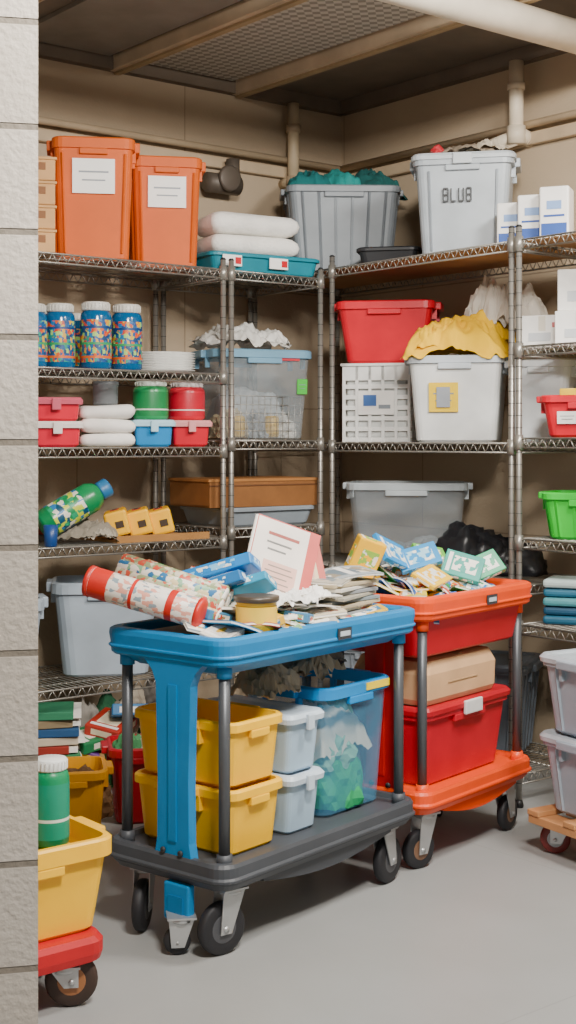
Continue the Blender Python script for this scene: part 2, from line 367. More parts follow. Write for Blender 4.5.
tote('grey_storage_tote',.54,.40,.43,P('#80888f',.45),(4.50,5.22,2.32),-36,ribs=6,t=.87)
b=B(); 
for i,c in enumerate(('#0f6f70','#1a8a86','#125250')): b.cloth((-.16+.15*i,.02*(i%2),0),.24,.32,.09,P(c,.9),seed=i+2,fold=.05,droop=.05,rot=.4*i)
b.done('teal_cloth_heap',(4.50,5.22,2.745),R(-36))
tote('black_tray',.28,.3,.085,P('#26282c',.5),(4.46,4.80,2.32),-50,t=.93,rimh=.02,handles=False)
b=B(); tote_into(b,.42,.38,.44,P('#a8b1b8',.4),t=.88,ribs=0,rimh=.045,lid=P('#bcc4c9',.4))
GL_={'H':((0,0,0,2),(1,0,1,2),(0,1,1,1)),'L':((0,0,0,2),(0,0,1,0)),'U':((0,0,0,2),(1,0,1,2),(0,0,1,0)),'B':((0,0,0,2),(1,0,1,2),(0,0,1,0),(0,1,1,1),(0,2,1,2))}
for i,ch in enumerate('BLUE'.replace('E','B')):
    for (x0,z0,x1,z1) in GL_[ch]:
        y0=lambda z:-.1735-.0225*(z/.395)-.007
        xa,xb=-.085+i*.034+x0*.02,-.085+i*.034+x1*.02; za,zb=.235+z0*.028,.235+z1*.028
        b.bar((xa,y0(za),za),(xb,y0(zb),zb),.006,.006,DGREY)
for sx in (-.15,.15): b.bar((sx*.93,-.17,.02),(sx,-.192,.37),.01,.008,P('#939ca4',.4))
b.done('grey_storage_tote',(4.50,4.35,2.32),R(-50))
b=B()
b.cloth((0,.02,0),.34,.28,.045,P('#9a8c7a',.9),seed=7,fold=.035,droop=0); b.cloth((.1,.0,.01),.18,.2,.05,P('#c9bda9',.9),seed=8,fold=.035,droop=0)
b.blob((-.12,-.09,0),(.03,.03,.04),P('#b5202c',.6),seed=3,amp=.2,sub=3)
b.done('crumpled_rag',(4.50,4.35,2.775),R(-50))
for i,(x,y,yw) in enumerate(((4.41,3.985,-55),(4.40,3.855,-58),(4.39,3.725,-60))):
    b=B(); w_,h_=.122,.19+.015*i; b.box((0,0,h_/2),(w_,.12,h_),WHITE,bev=.008)
    nb=P('#274f9c',.5); b.box((0,-.0605,h_*.2),(w_*.86,.002,h_*.22),nb); b.box((-.0615,0,h_*.2),(.002,.1,h_*.22),nb); b.box((0,-.0605,h_*.65),(w_*.5,.002,h_*.16),P('#7f9fd0',.5)); b.box((0,-.0608,h_*.45),(w_*.7,.002,h_*.04),nb)
    b.done('paper_pack',(x,y,2.32+E),R(yw))
# ---- left second level
jl=printed(['#0e4a86','#d85a18','#12406e','#1a8f7a','#c3402b','#0f558f','#d9a62b','#1d6fa8','#9fcf6a'],80,stretch=(1,1,.8))
GL=P('#0c5d90',.15); LIDW=P('#cfcdc5',.4)
bd=((.16,P('#d8641a',.4)),(.36,P('#2f9a5a',.4)),(.60,P('#0c3f78',.4)))
for x,y,s in ((2.985,5.06,1.04),(3.145,5.07,1.04),(2.845,5.12,1.0),(2.715,5.12,.97),(2.92,5.34,.95),(3.06,5.34,.95)):
    jar('labelled_jar',.064*s,.275*s,GL,LIDW,(x,y,L2),label=jl,glass=GL,bands=bd)
def platestack(name,n,r,m,loc):
    b=B()
    for i in range(n): b.lathe([(r*.6,i*.011),(r*.65,i*.011+.002),(r,i*.011+.012),(r,i*.011+.014),(r*.6,i*.011+.005)],m,28)
    return b.done(name,loc)
platestack('plate_stack',8,.15,P('#e6e6e2',.4),(3.40,5.18,L2))
platestack('plate_stack',4,.08,P('#b9a88f',.5),(3.50,5.43,L2))
# ---- third level
def clipbox(name,w,d,h,body,lid,loc,yaw):
    b=B(); tote_into(b,w,d,h,body,t=.93,rimh=.015,handles=False,lid=lid,rad=.015,over=.006); return b.done(name,loc,R(yaw))
REDT=P('#d81c3a',.3)
clipbox('red_clip_box',.19,.24,.10,REDT,P('#e8dcd8',.3),(2.83,5.13,1.47),-25)
clipbox('red_clip_box',.19,.24,.09,REDT,P('#c8586c',.3),(2.83,5.13,1.47+.109),-27)
folded('folded_cloth_stack',3,.24,.24,.06,P('#f2efe9',.9),(3.075,5.13,1.47),-25)
b=B(); b.lathe([(.05,0),(.055,.01),(.055,.08),(.058,.082),(.058,.1),(.05,.103)],P('#676b6e',.4),20); b.done('small_tin',(3.08,5.14,1.652))
clipbox('blue_clip_box',.165,.22,.11,P('#0d86c8',.3),P('#b4dcec',.3),(3.30,5.12,1.47),-25)
clipbox('red_clip_box',.165,.22,.11,P('#d0122e',.3),P('#e39a9a',.3),(3.50,5.13,1.47),-23)
jar('lidded_jar',.078,.17,P('#2f9d5c',.3),P('#d5ddd2',.4),(3.30,5.12,1.589),label=P('#178046',.4),bands=((.25,P('#dfe8d8',.5)),))
jar('lidded_jar',.082,.17,P('#e0283e',.3),P('#d8cfcd',.4),(3.50,5.13,1.589),label=P('#c41230',.4),bands=((.25,P('#ead8d0',.5)),))
jar('lidded_jar',.06,.16,P('#3c5a52',.3),P('#8d938f',.4),(3.19,5.38,1.47)); jar('lidded_jar',.06,.17,P('#55585c',.3),P('#a8a8a4',.4),(3.40,5.40,1.47))
# ---- bay with clear tote
b=B(); tote_into(b,.47,.38,.42,CLEARG,rim=P('#6f9db8',.35),rimh=.04,t=.88,label=(P('#3fbf3a',.5),.05,.07,.25,.19))
for i,(x,y,z,c) in enumerate(((-.12,-.03,.01,'#c8b894'),(.03,-.04,.01,'#9ca0a4'),(.13,.0,.01,'#d4d0c6'))): b.blob((x,y,z),(.08,.1,.10),P(c,.85),seed=i+90,amp=.3)
for x in (-.11,.06): b.lathe([(.03,0),(.035,.01),(.035,.09),(.03,.1)],P('#d9b23c',.5),14,Matrix.Translation((x,-.13,.012)))
b.cloth((.0,.05,.16),.34,.24,.06,P('#b3b8ba',.8),seed=3,fold=.05,droop=.12)
b.box((.12,-.195,.385),(.11,.005,.03),P('#c22a38',.4))
b.done('clear_tote',(3.91,5.2,1.5),R(-16))
b=B(); pm=P('#d8d6d0',.6)
b.cloth((-.05,0,0),.40,.30,.08,pm,seed=21,fold=.055,droop=0); b.cloth((-.12,.02,.02),.22,.24,.06,P('#b9b6ae',.6),seed=25,fold=.06,droop=0,rot=.6); b.cloth((.1,.0,.01),.2,.2,.07,pm,seed=29,fold=.05,droop=0,rot=1)
b.done('crumpled_plastic_sheet',(3.90,5.2,1.925),R(-16))
b=B()
for i in range(12): b.cyl((-.19+i*.035,0,0),(-.19+i*.035,0,.2),.0018,CHROME,4)
for j in range(6): b.cyl((-.2,0,j*.04),(.2,0,j*.04),.0018,CHROME,4)
b.done('wire_mesh_panel',(3.86,4.996,1.502),0)
# ---- fourth level
b=B(); gl=P('#128a50',.3); lb=printed(['#128a50','#2b79b5','#e5e1d0','#25a06f','#c8d23a','#164f6b'],45)
b.lathe([(.045,0),(.066,.01),(.066,.25),(.05,.28),(.03,.295),(.03,.305)],gl,22); b.lathe([(.04,.29),(.042,.295),(.042,.335),(.036,.34)],P('#2a6fa0',.4),18); b.lathe([(.067,.05),(.067,.2)],lb,22,cap=False)
b.done('green_bottle',(2.755,5.12,1.135),Euler((R(12),R(60),0)))
b=B(); b.lathe([(.045,0),(.066,.01),(.066,.20),(.05,.22)],P('#1a9a5a',.3),22); b.lathe([(.067,.03),(.067,.17)],lb,22,cap=False)
b.done('green_canister',(2.68,5.24,1.13),Euler((R(80),0,R(-40))))
b=B(); b.lathe([(.02,0),(.026,.005),(.03,.09),(.026,.09),(.02,.01)],P('#1c4788',.4),16); b.done('blue_cup',(2.735,4.998,1.06))
b=B(); 
for i in range(3): b.box((0,.01*i,.015+.03*i),(.22,.2,.028),P(['#7d746a','#a33c30','#cfc8ba'][i],.7),rot=(0,0,.1*i),bev=.003)
b.done('book_stack',(2.86,5.36,1.06),R(-20))
b=B(); b.cloth((0,0,.005),.26,.16,.07,P('#857d70',.9),seed=31,fold=.04,droop=0); b.cloth((.05,-.02,.01),.14,.12,.06,P('#9c9486',.9),seed=33,fold=.03,droop=0)
b.done('crumpled_rag',(2.96,5.1,1.065),R(-20))
for i in range(3):
    b=B(); yp=P('#ffb800',.45); b.box((0,0,.055),(.10,.24,.11),yp,bev=.012)
    b.box((.01,-.121,.05),(.035,.002,.03),P('#3a2a1a',.5)); b.box((0,.02,.1105),(.04,.10,.002),P('#c0391a',.5)); b.box((0,.03,.112),(.02,.05,.002),P('#2a2018',.5))
    b.done('yellow_packet',(3.15+i*.11,5.13-.005*i,1.086),(R(0),R(-14),R(-32)))
b=B(); b.box((0,0,.006),(.48,.3,.012),P('#b5834c',.7)); b.box((0,-.15,.015),(.48,.012,.03),P('#a67640',.7)); b.box((0,.15,.015),(.48,.012,.03),P('#a67640',.7)); b.done('wooden_tray',(3.29,5.15,1.06),R(0))
b=B(); tote_into(b,.5,.4,.09,P('#8d979f',.45),t=.93,rimh=.02,handles=False); b.done('grey_tray',(3.91,5.22,1.10),R(0))
b=B(); wd=P('#8a5a2e',.6,scale=14); wd2=P('#a8713c',.6)
b.box((0,0,.005),(.6,.36,.01),wd)
for sy in (-1,1): b.box((0,sy*.175,.06),(.6,.012,.12),wd)
for sx in (-1,1): b.box((sx*.294,0,.06),(.012,.34,.12),wd)
b.box((0,0,.124),(.615,.37,.012),wd2); b.box((0,-.183,.1),(.6,.004,.006),P('#6b4325',.6))
b.done('wooden_box',(3.89,5.22,1.191),R(-4))
# ---- lower left
tote('pale_storage_bin',.44,.34,.41,P('#a8b5c1',.45),(3.14,5.24,.475),-30,t=.84,rad=.06,rimh=.05)
tote('pale_storage_bin',.36,.34,.37,P('#a8b5c1',.45),(2.60,5.24,.475),-20,t=.84,rad=.06,rimh=.05)
cols=['#4a2253','#2f7a4e','#962a1c','#c7b9a2','#1f4f7d','#8c7a5c','#2f7f5a']
b=B()
for i,c in enumerate(cols): b.box((-.02+.02*math.sin(i*2),.0,.02+i*.036),(.32-.02*(i%3),.24,.033),P(c,.7),rot=(0,0,.12*math.sin(i*3)),bev=.003); b.box((0,.002,.02+i*.036),(.324-.02*(i%3),.235,.022),PAPER,rot=(0,0,.12*math.sin(i*3)))
b.done('book_stack',(2.78,5.15,.12),R(-25))
b=B()
for i in range(4): b.cloth((-.15+.1*i,.03*(i%2),.01+.03*i),.22,.24,.18,P(['#8f8a82','#2f6a48','#a59a8a','#5a5550'][i%4],.9),seed=i+30,fold=.06,droop=0,rot=i)
b.done('crumpled_rag',(3.22,5.22,.125),R(-25))
b=B()
for i,(c1,c2) in enumerate((('#5a2f7a','#c0a030'),('#1f7a4a','#e8e0d0'),('#b03020','#f0e0c0'),('#2f6fa0','#e0e0e0'))): b.packet((-.12+.08*i,.01*i,.05+.05*i),(.2,.16,.05),P(c1,.5),P(c2,.5),(.2*math.sin(i),.3*math.cos(i*2),i*.5))
b.box((0,0,.02),(.34,.2,.04),CARD)
b.done('craft_supply_boxes',(3.03,5.08,.122),R(-25))
tote('yellow_storage_bin',.2,.24,.27,P('#e09a04',.4),(2.60,4.55,0),-28,t=.85,fill=[P('#6a4a2a',.8)])
tote('red_storage_bin',.24,.26,.30,P('#a8081c',.4),(2.93,4.62,0),-28,t=.85,fill=[P('#3a7a4a',.8),P('#c7bda8',.9)],fz=1.0)
# ---- bay C
def crate(name,w,d,h,m,loc,yaw):
    b=B(); b.box((0,0,.006),(w*.93,d*.93,.012),m)
    for sy in (-1,1):
        b.box((0,sy*d/2,h-.04),(w,.012,.08),m,bev=.003); b.box((0,sy*d/2,h-.005),(w+.03,.03,.012),m)
        for j in range(6): b.box((0,sy*d/2,.012+j*(h-.1)/5.4),(w,.008,.02),m)
        for i in range(6): b.box((-w/2+w*i/5,sy*d/2,h/2),(.014,.012,h),m)
    for sx in (-1,1):
        b.box((sx*w/2,0,h-.04),(.012,d,.08),m,bev=.003); b.box((sx*w/2,0,h-.005),(.03,d+.03,.012),m)
        for j in range(6): b.box((sx*w/2,0,.012+j*(h-.1)/5.4),(.008,d,.02),m)
        for i in range(6): b.box((sx*w/2,-d/2+d*i/5,h/2),(.012,.014,h),m)
    b.box((0,0,h*.45),(w*.93,d*.93,h*.8),P('#c9cbc8',.8),bev=.01)
    b.box((.0,-d/2-.009,h*.5),(w*.55,.004,h*.3),WHITE); b.box((-.03,-d/2-.0115,h*.53),(w*.2,.002,h*.14),P('#3a66a8',.5)); b.box((.04,-d/2-.0115,h*.45),(w*.18,.002,h*.05),MGREY)
    return b.done(name,loc,R(yaw))
crate('white_plastic_crate',.31,.30,.37,P('#e6e6e2',.45),(4.45,4.86,1.49),-52)
tote('red_storage_tote',.44,.34,.29,P('#d40a26',.4),(4.46,4.82,1.863),-50,t=.84,rimh=.04,ribs=0)
b=B(); tote_into(b,.41,.38,.385,P('#dfe1df',.4),t=.87,rim=P('#c3ccd3',.4),label=(P('#f8cc10',.5),.13,.13,.2,-.05),ribs=0)
b.box((-.05,-.196,.2),(.06,.004,.09),P('#9a9fa6',.5),rot=(.07,0,0)); b.box((0,0,.31),(.36,.33,.01),P('#cfcfca',.6))
b.done('white_storage_tote',(4.49,4.38,1.49),R(-52))
b=B(); ym=P('#ffc400',.85,var=.1)
b.cloth((0,0,.03),.46,.40,.15,ym,seed=5,fold=.045,droop=.05,freq=(10,5),n=60); b.cloth((.08,.03,.08),.3,.3,.10,ym,seed=17,fold=.045,droop=.04,rot=.8,freq=(9,5),n=50); b.cloth((-.08,-.05,.06),.26,.26,.09,ym,seed=37,fold=.04,droop=.04,rot=.3,freq=(9,5),n=50)
b.done('yellow_cloth_heap',(4.48,4.37,1.875),R(-52))
b=B()
for i in range(4): b.cloth((-.12+.08*i,0,0),.18,.16,.22,P('#cfc8bc',.9),seed=i+21,fold=.06,droop=0,rot=i*.7,smooth=False,n=18)
b.done('crumpled_paper_bag',(4.62,4.22,1.97),R(-70))
tote('white_storage_tote',.26,.26,.36,P('#d4d8da',.4),(4.62,3.99,1.49),-60,t=.87)
b=B(); tote_into(b,.54,.36,.40,CLEAR,t=.88,rim=P('#b3bcc0',.3),rimh=.035,rad=.05)
b.blob((-.1,0,.014),(.14,.12,.08),P('#7d878d',.9),seed=61,amp=.2); b.blob((.1,.02,.014),(.13,.12,.09),P('#9aa2a6',.9),seed=64,amp=.2)
b.done('clear_storage_tote',(4.51,4.74,.90),R(-46))
b=B()
for i in range(4): b.blob((-.12+.08*i,.02*i,0),(.13,.14,.17-.02*i),P('#1b1c20',.4),seed=i+41,amp=.18,smooth=True,fine=.2)
b.done('black_plastic_bag',(4.5,4.2,.90),R(-50))
tote('grey_storage_bin',.45,.38,.4,MGREY,(4.5,4.9,.12),-60,ribs=6,lid=P('#7b838b',.45)); tote('grey_storage_bin',.45,.38,.4,P('#5f6770',.45),(4.5,4.25,.12),-60,ribs=6,lid=P('#4c535b',.45))
# ---- bay D
def wcarton(w,d,h,loc,yaw):
    b=B(); b.box((0,0,h/2),(w,d,h),WHITE,bev=.004); b.box((0,0,h+.0006),(w*.96,.03,.0012),P('#d6cfbf',.5)); b.box((0,-d/2-.0006,h*.75),(.03,.0012,h*.45),P('#d6cfbf',.5))
    b.box((-.01,-d/2-.001,h*.35),(w*.5,.002,h*.25),P('#c4c8cc',.5)); b.box((-w/2-.001,0,h*.4),(.002,d*.5,h*.2),P('#b0b4b8',.5)); b.box((w*.3,-d/2-.001,h*.7),(w*.15,.002,h*.15),P('#c06a6a',.5))
    return b.done('white_carton',loc,R(yaw))
wcarton(.2,.22,.14,(4.46,3.64,1.885),-60); wcarton(.19,.2,.14,(4.50,3.87,1.885),-62); wcarton(.2,.2,.17,(4.47,3.64,2.026),-58)
tote('red_storage_bin',.32,.28,.17,P('#cc0826',.4),(4.43,3.60,1.51),-58,t=.87,rimh=.03,label=(P('#e8e6e2',.5),.08,.05,.08,-.06))
b=B(); b.packet((0,0,.015),(.28,.24,.03),P('#e6c010',.5),P('#3f9f4a',.5),(0,0,0)); b.done('flat_game_box',(4.53,3.62,1.681),R(-60))
tote('green_storage_bin',.32,.28,.19,P('#22c030',.35),(4.42,3.58,1.10),-60,t=.87,rimh=.03,ribs=4)
b=B()
for i in range(5):
    for j in range(2): b.box((-.09+j*.17,.01*(i%2),.018+i*.037),(.16,.2,.034),P(['#1f5f7c','#1c4f6e','#4f97a0','#2b6f8c','#b9c9c8'][(i+j)%5],.6),bev=.012)
b.done('textile_packet_stack',(4.44,3.60,.75),R(-60))
# ------------------------------------------------------------ carts
YAW=math.atan2(.215,.977); ca,sa=math.cos(YAW),math.sin(YAW); NX,NY=2.277,3.146
def W(u,v,z=0): return (NX+u*ca-v*sa, NY+u*sa+v*ca, z)
TIRE=P('#222226',.6); HUB=P('#55565a',.45,.3); GALV=P('#b5b7b8',.35,.6)
def cart(name,L,Wd,tray,deck,legm,u0,tz,tub=None,postm=POST,v0=0):
    b=B(); cx,cy=L/2,Wd/2
    def l(i,z,r=.06): return rr(L-2*i,Wd-2*i,max(.02,r-i*.5),z,cx,cy,6)
    tm=tub or tray
    td=.22 if tub else .115
    b.loft([l(.07,tz-td),l(.055,tz-td+.01),l(.03,tz-.085)],tm,True,False)
    b.loft([l(.03,tz-.085),l(.008,tz-.084),l(0,tz-.076),l(-.002,tz-.045),l(-.006,tz-.02),l(-.004,tz-.006),l(.006,tz),l(.028,tz),l(.034,tz-.008),l(.04,tz-.03)],tray,False,False)
    b.loft([l(.04,tz-.03),l(.06,tz-td+.015)],tm,False,True)
    b.loft([l(-.003,tz-.062),l(-.007,tz-.058),l(-.007,tz-.054),l(-.003,tz-.05)],tray,False,False)
    dz=.20
    b.loft([l(.05,dz-.01),l(.02,dz),l(.004,dz+.02),l(0,dz+.035),l(0,dz+.07),l(.006,dz+.08),l(.025,dz+.08),l(.032,dz+.066)],deck,True,True)
    b.loft([l(.004,dz+.024),l(-.006,dz+.03),l(-.006,dz+.036),l(0,dz+.042)],deck,False,False)
    for y in (.035,Wd-.035):
        n=12; lo=[]
        for i in range(n+1):
            t=i/n; x=L*.2+L*.66*t; dd=.035*math.sin(math.pi*t)+.004
            lo.append([(x,y-.012,dz+.01),(x,y+.012,dz+.01),(x,y+.012,dz-.005-dd),(x,y-.012,dz-.005-dd)])
        b.loft(lo,deck)
    for x in (.055,L-.055):
        for y in (.05,Wd-.05):
            b.cyl((x,y,dz+.05),(x,y,tz-.06),.017,postm,16); b.cyl((x,y,dz+.06),(x,y,dz+.1),.023,deck,16); b.cyl((x,y,tz-.12),(x,y,tz-.08),.023,tray,16)
    x=.022; c=Wd*.42
    prof=[(tz-.08,.12),(tz-.115,.085),(tz-.15,.07),(dz+.3,.062),(dz+.12,.064),(dz+.04,.08)]
    lo=[[(x-.016,c-hw,z),(x+.016,c-hw,z),(x+.016,c+hw,z),(x-.016,c+hw,z)] for z,hw in prof]
    b.loft(lo,legm); b.loft([[(p[0]-.004,c+(p[1]-c)*.25,p[2]) for p in q] for q in lo[2:5]],legm)
    for yy in (-.035,.035): b.cyl((x-.018,c+yy,dz+.09),(x-.024,c+yy,dz+.09),.009,DGREY,10)
    b.box((L*.56,-.008,tz-.04),(.07,.004,.035),DGREY); b.box((L*.56,-.011,tz-.04),(.05,.002,.015),P('#b8c4cc',.4))
    wr=.067 if tub else .078
    for x,y,a in ((.1,.07,2.9),(.09,Wd-.09,-2.6),(L-.12,.07,.1),(L-.12,Wd-.09,.5)):
        caster(b,x,y,dz-.012,wr,a,TIRE,P('#7a5a44',.5) if tub else HUB,GALV)
    if not tub:
        b.box((.012,.19,dz-.055),(.03,.1,.11),legm,bev=.006); b.box((-.004,.19,dz-.06),(.006,.06,.05),P('#0c6da3',.4)); caster(b,.0,.17,dz-.09,.04,2.4,TIRE,HUB,GALV,off=.012,w=.03)
    return b.done(name,W(u0,v0),YAW)
cart('blue_utility_cart',1.0,.5,BLUE,P('#43474d',.5),BLUE,0,.93)
cart('orange_utility_cart',.77,.46,ORANGE,ORANGE,P('#c80f10',.4),1.035,.955,tub=RED)
ZD=.266; YW=math.degrees(YAW)
p=W(.225,.27); tote('yellow_storage_bin',.235,.40,.2,YEL,(p[0],p[1],ZD),YW,t=.92,rimh=.03,rad=.03,ribs=0); tote('yellow_storage_bin',.235,.40,.2,YEL,(p[0],p[1],ZD+.2),YW,t=.92,rimh=.03,rad=.03)
p=W(.472,.27)
for z in (0,.19): tote('pale_lidded_bin',.155,.38,.18,P('#a8c2d6',.4),(p[0],p[1],ZD+z),YW,t=.92,lid=P('#c5d3df',.4),rimh=.02,handles=False,rad=.02,over=.008)
p=W(.775,.27)
b=B(); tote_into(b,.36,.35,.43,CLEARB,t=.88,rim=P('#0a86cc',.35),rimh=.04,rad=.04)
gm=P('#1f9a5f',.85)
b.blob((0,-.02,.012),(.14,.14,.17),gm,seed=5,amp=.12); b.blob((-.03,-.03,.14),(.11,.11,.11),P('#7fb49a',.85),seed=9,amp=.3); b.cloth((.0,-.0,.25),.28,.27,.07,P('#d0ccbb',.85),seed=12,fold=.05,droop=.08); b.cloth((.06,.02,.29),.18,.2,.06,P('#5f8f7a',.85),seed=15,fold=.04,droop=.08)
b.box((.09,-.191,.412),(.13,.004,.024),P('#f6d61a',.5))
b.done('clear_blue_tote',(p[0],p[1],ZD),YAW)
b=B()
for i in range(6): b.cloth((-.17+.07*i,-.04+.03*(i%3),.0+.012*i),.17,.2,.07,P(['#9a8c74','#b5a78e','#85796a'][i%3],.9),seed=i+51,fold=.055,droop=0,rot=i*.8,smooth=False,n=16)
p=W(.60,.27); b.done('crumpled_packing_paper',(p[0],p[1],.675),YAW)
# ---- heap on blue tray
def tube(name,p0,p1,r,m,end,bands=()):
    p0=Vector(p0);p1=Vector(p1);d=p1-p0; b=B(); L=d.length
    b.lathe([(r*.9,0),(r,.004),(r,L-.004),(r*.9,L)],m,24)
    for z in (-.004,L-.016): b.lathe([(r*.7,z),(r*1.04,z+.003),(r*1.04,z+.017),(r*.7,z+.02)],end,24)
    for f0,f1,bm_ in bands: b.lathe([(r*1.012,L*f0),(r*1.012,L*f1)],bm_,24,cap=False)
    return b.done(name,p0,d.to_track_quat('Z','Y').to_euler())
rm=P('#c8261a',.45)
tube('poster_tube',(2.10,3.60,1.075),(2.315,3.315,.985),.046,printed(['#eee6da','#eee6da','#e3a08c','#eee6da','#8fa0a8'],90,stretch=(1,1,.6)),rm,((.04,.20,rm),(.40,.43,rm),(.72,.78,rm)))
def mag_roll(name,p0,p1,r,n,cs):
    b=B(); p0=Vector(p0);p1=Vector(p1);d=p1-p0
    for i in range(n):
        o=(i/(n-1)-.5)*r*1.4
        c0=p0+Vector((o*.5,o*.2,-abs(o)*.3+o*.8)); b.cyl(c0,c0+d,r*.55,cs[i%len(cs)],16); b.cyl(c0-d*.003,c0+d*1.003,r*.42,PAPER,12)
    return b.done(name)
pa=printed(['#b04a38','#d8c89a','#4f8f5a','#e8dcc0','#c97a50'],60); pb=printed(['#2f6fa0','#e8e2d4','#7fae8a','#d8c89a'],60); pcx=printed(['#cfc6b0','#8f9a70','#c9503a','#a8b08a'],70)
mag_roll('rolled_magazines',(2.225,3.63,1.10),(2.41,3.345,1.01),.055,4,[pa,pcx,pb,pcx])
mag_roll('rolled_magazines',(2.32,3.64,1.085),(2.47,3.40,1.0),.045,3,[pcx,pb,pa])
def pk(name,sz,c1,c2,loc,rot):
    b=B(); b.packet((0,0,0),sz,P(c1,.45),printed([c2,c1,c2,'#f0ece0'],60),(0,0,0)); return b.done(name,loc,rot)
pk('blue_packet',(.10,.26,.04),'#1280c8','#7fc4ec',(2.49,3.48,1.085),(R(-18),R(22),R(32)))
pk('blue_packet',(.10,.24,.035),'#1a6fae','#e6eef0',(2.44,3.46,1.045),(R(-18),R(10),R(40)))
pk('blue_packet',(.09,.22,.03),'#2a9ac0','#f0f0ea',(2.54,3.43,1.03),(R(-22),R(30),R(24)))
pk('green_packet',(.12,.16,.03),'#4f9f5a','#f0ecd8',(2.40,3.60,1.05),(R(-10),R(-5),R(60)))
def booklet(name,w,h,cov,loc,rot,pic=None):
    b=B(); b.box((0,0,h/2),(w,.012,h),PAPER); 
    for s in (-1,1): b.box((0,s*.0075,h/2),(w+.006,.002,h+.006),cov)
    b.cyl((-w/2-.002,0,0),(-w/2-.002,0,h),.0085,PAPER,8)
    if pic: 
        b.box((-w*.08,-.0092,h*.5),(w*.84,.0015,h*.99),pic)
        b.box((-w*.02,-.0104,h*.36),(w*.55,.001,h*.34),P('#e6b8a8',.6))
        for k in range(5): b.box((-w*.02,-.0114,h*(.24+.06*k)),(w*(.45-.08*(k%3)),.001,h*.012),P('#9a8a80',.7))
        b.box((-w*.05,-.0104,h*.84),(w*.5,.001,h*.035),P('#a8564c',.6)); b.box((-w*.1,-.0104,h*.74),(w*.4,.001,h*.02),P('#7a7a78',.6)); b.box((-w*.12,-.0104,h*.66),(w*.3,.001,h*.02),P('#7a7a78',.6))
    return b.done(name,loc,rot)
booklet('booklet',.22,.30,P('#cf5a52',.5),(2.67,3.44,.955),Euler((R(-22),R(20),R(-22))),pic=P('#f4eadf',.6))
booklet('booklet',.13,.15,P('#c9503f',.5),(2.87,3.50,1.01),Euler((R(-25),R(-8),R(-30))),pic=P('#e8d2a8',.6))
b=B(); b.lathe([(.058,0),(.062,.003),(.062,.09),(.066,.092),(.066,.1),(.056,.1),(.056,.09)],P('#e0ac10',.35),24); b.lathe([(.063,.02),(.063,.075)],P('#efc53f',.5),24,cap=False); b.lathe([(.067,.088),(.07,.093),(.07,.104),(.06,.106)],P('#4a4034',.4),24)
p=W(.245,.09); b.done('paint_tin',(p[0],p[1],.925))
rnd=random.Random(4)
b=B()
for i in range(14):
    b.box((rnd.uniform(-.02,.02),rnd.uniform(-.015,.015),.012+i*.0135),(.29-.012*(i%3),.22,.0115),P(['#a9a494','#8c9094','#e0dacc','#b8aa8c','#7f8a90'][i%5],.7),rot=(0,0,rnd.uniform(-.16,.16)),bev=.002)
b.mag((-.02,0,.198),(.24,.18,.01),P('#b9b4a6',.6),printed(['#8a9498','#d0c8b8','#5f7078'],30),(.05,.04,.3),.01)
b.mag((.06,-.03,.214),(.22,.16,.008),P('#a8b0b4',.6),printed(['#e0dacc','#9a8f7c','#70808a'],30),(.08,-.1,-.5),.01)
p=W(.77,.22); b.done('magazine_stack',(p[0],p[1],.832),YAW+.1)
b=B()
for i in range(14):
    b.mag((rnd.uniform(-.1,.1),rnd.uniform(-.04,.04),.006+i*.0075),(.2,.14,.003),PAPER,P('#e4e2dc',.7),(rnd.uniform(-.12,.12),rnd.uniform(-.14,.14),rnd.uniform(-.8,.8)),.008)
for i in range(4): b.cloth((-.1+.07*i,-.03,.085),.11,.1,.03,WHITE,seed=i+70,fold=.03,droop=0,smooth=False,n=14,rot=i)
p=W(.47,.15); b.done('loose_paper_pile',(p[0],p[1],.895),YAW)
b=B()
b.box((0,0,.04),(.84,.36,.075),P('#8f8b82',.8))
dbg=['#e6e0d2','#2f86b8','#b8442a','#dcac2c','#7fae7a','#f2eee4','#3f7fa8','#b5b0a4','#d0c4a8']
prs=[printed([dbg[i],dbg[(i+4)%9],'#efeae0',dbg[(i+2)%9]],55) for i in range(9)]
for i in range(56):
    u=-.40+.80*(i%14)/13; v=-.15+.1*(i//14); h=.09+.035*(i//14)+.02*rnd.random()
    if u>.12: h-=.03
    if i%3: b.mag((u,v,h),(.17,.12,.010),P(dbg[i%9],.55),prs[(i*2)%9],(rnd.uniform(-.35,.35),rnd.uniform(-.35,.35),rnd.uniform(-1.4,1.4)),rnd.uniform(0,.015))
    else: b.packet((u,v,h),(.12,.08,.03),P(dbg[i%9],.55),prs[(i+3)%9],(rnd.uniform(-.3,.3),rnd.uniform(-.3,.3),rnd.uniform(-.9,.9)))
p=W(.5,.25); b.done('mixed_craft_supplies',(p[0],p[1],.832),YAW)
# ---- heap on orange tray
b=B(); pc=['#1f86cc','#ffc010','#f2eee4','#1f9a86','#d84a2a','#7fc4dc','#e0c830','#2f8f4a','#f2eee4','#1558a8','#e88a20']
prs2=[printed([pc[i],pc[(i+4)%11],'#efeae0',pc[(i+2)%11]],55) for i in range(11)]
b.box((0,0,.06),(.60,.30,.12),P('#c9c2b4',.8))
for i in range(48):
    u=-.28+.56*(i%12)/11; v=-.13+.087*(i//12)
    h=.14+.03*(i//12)-abs(u)*.06+.04*rnd.random()
    b.mag((u,v,h),(.15,.10,.009),P(pc[(i*3)%11],.5),prs2[(i*5)%11],(rnd.uniform(-.1,.9),rnd.uniform(-.45,.45),rnd.uniform(-1.2,1.2)),rnd.uniform(0,.02))
p=W(1.035+.385,.23); b.done('mixed_craft_supplies',(p[0],p[1],.76),YAW)
def oc(u,v,z): p=W(1.035+u,v); return (p[0],p[1],z)
pk('yellow_packet',(.11,.05,.15),'#ffc010','#8fbf4a',oc(.10,.33,1.07),(R(15),R(20),R(-20)))
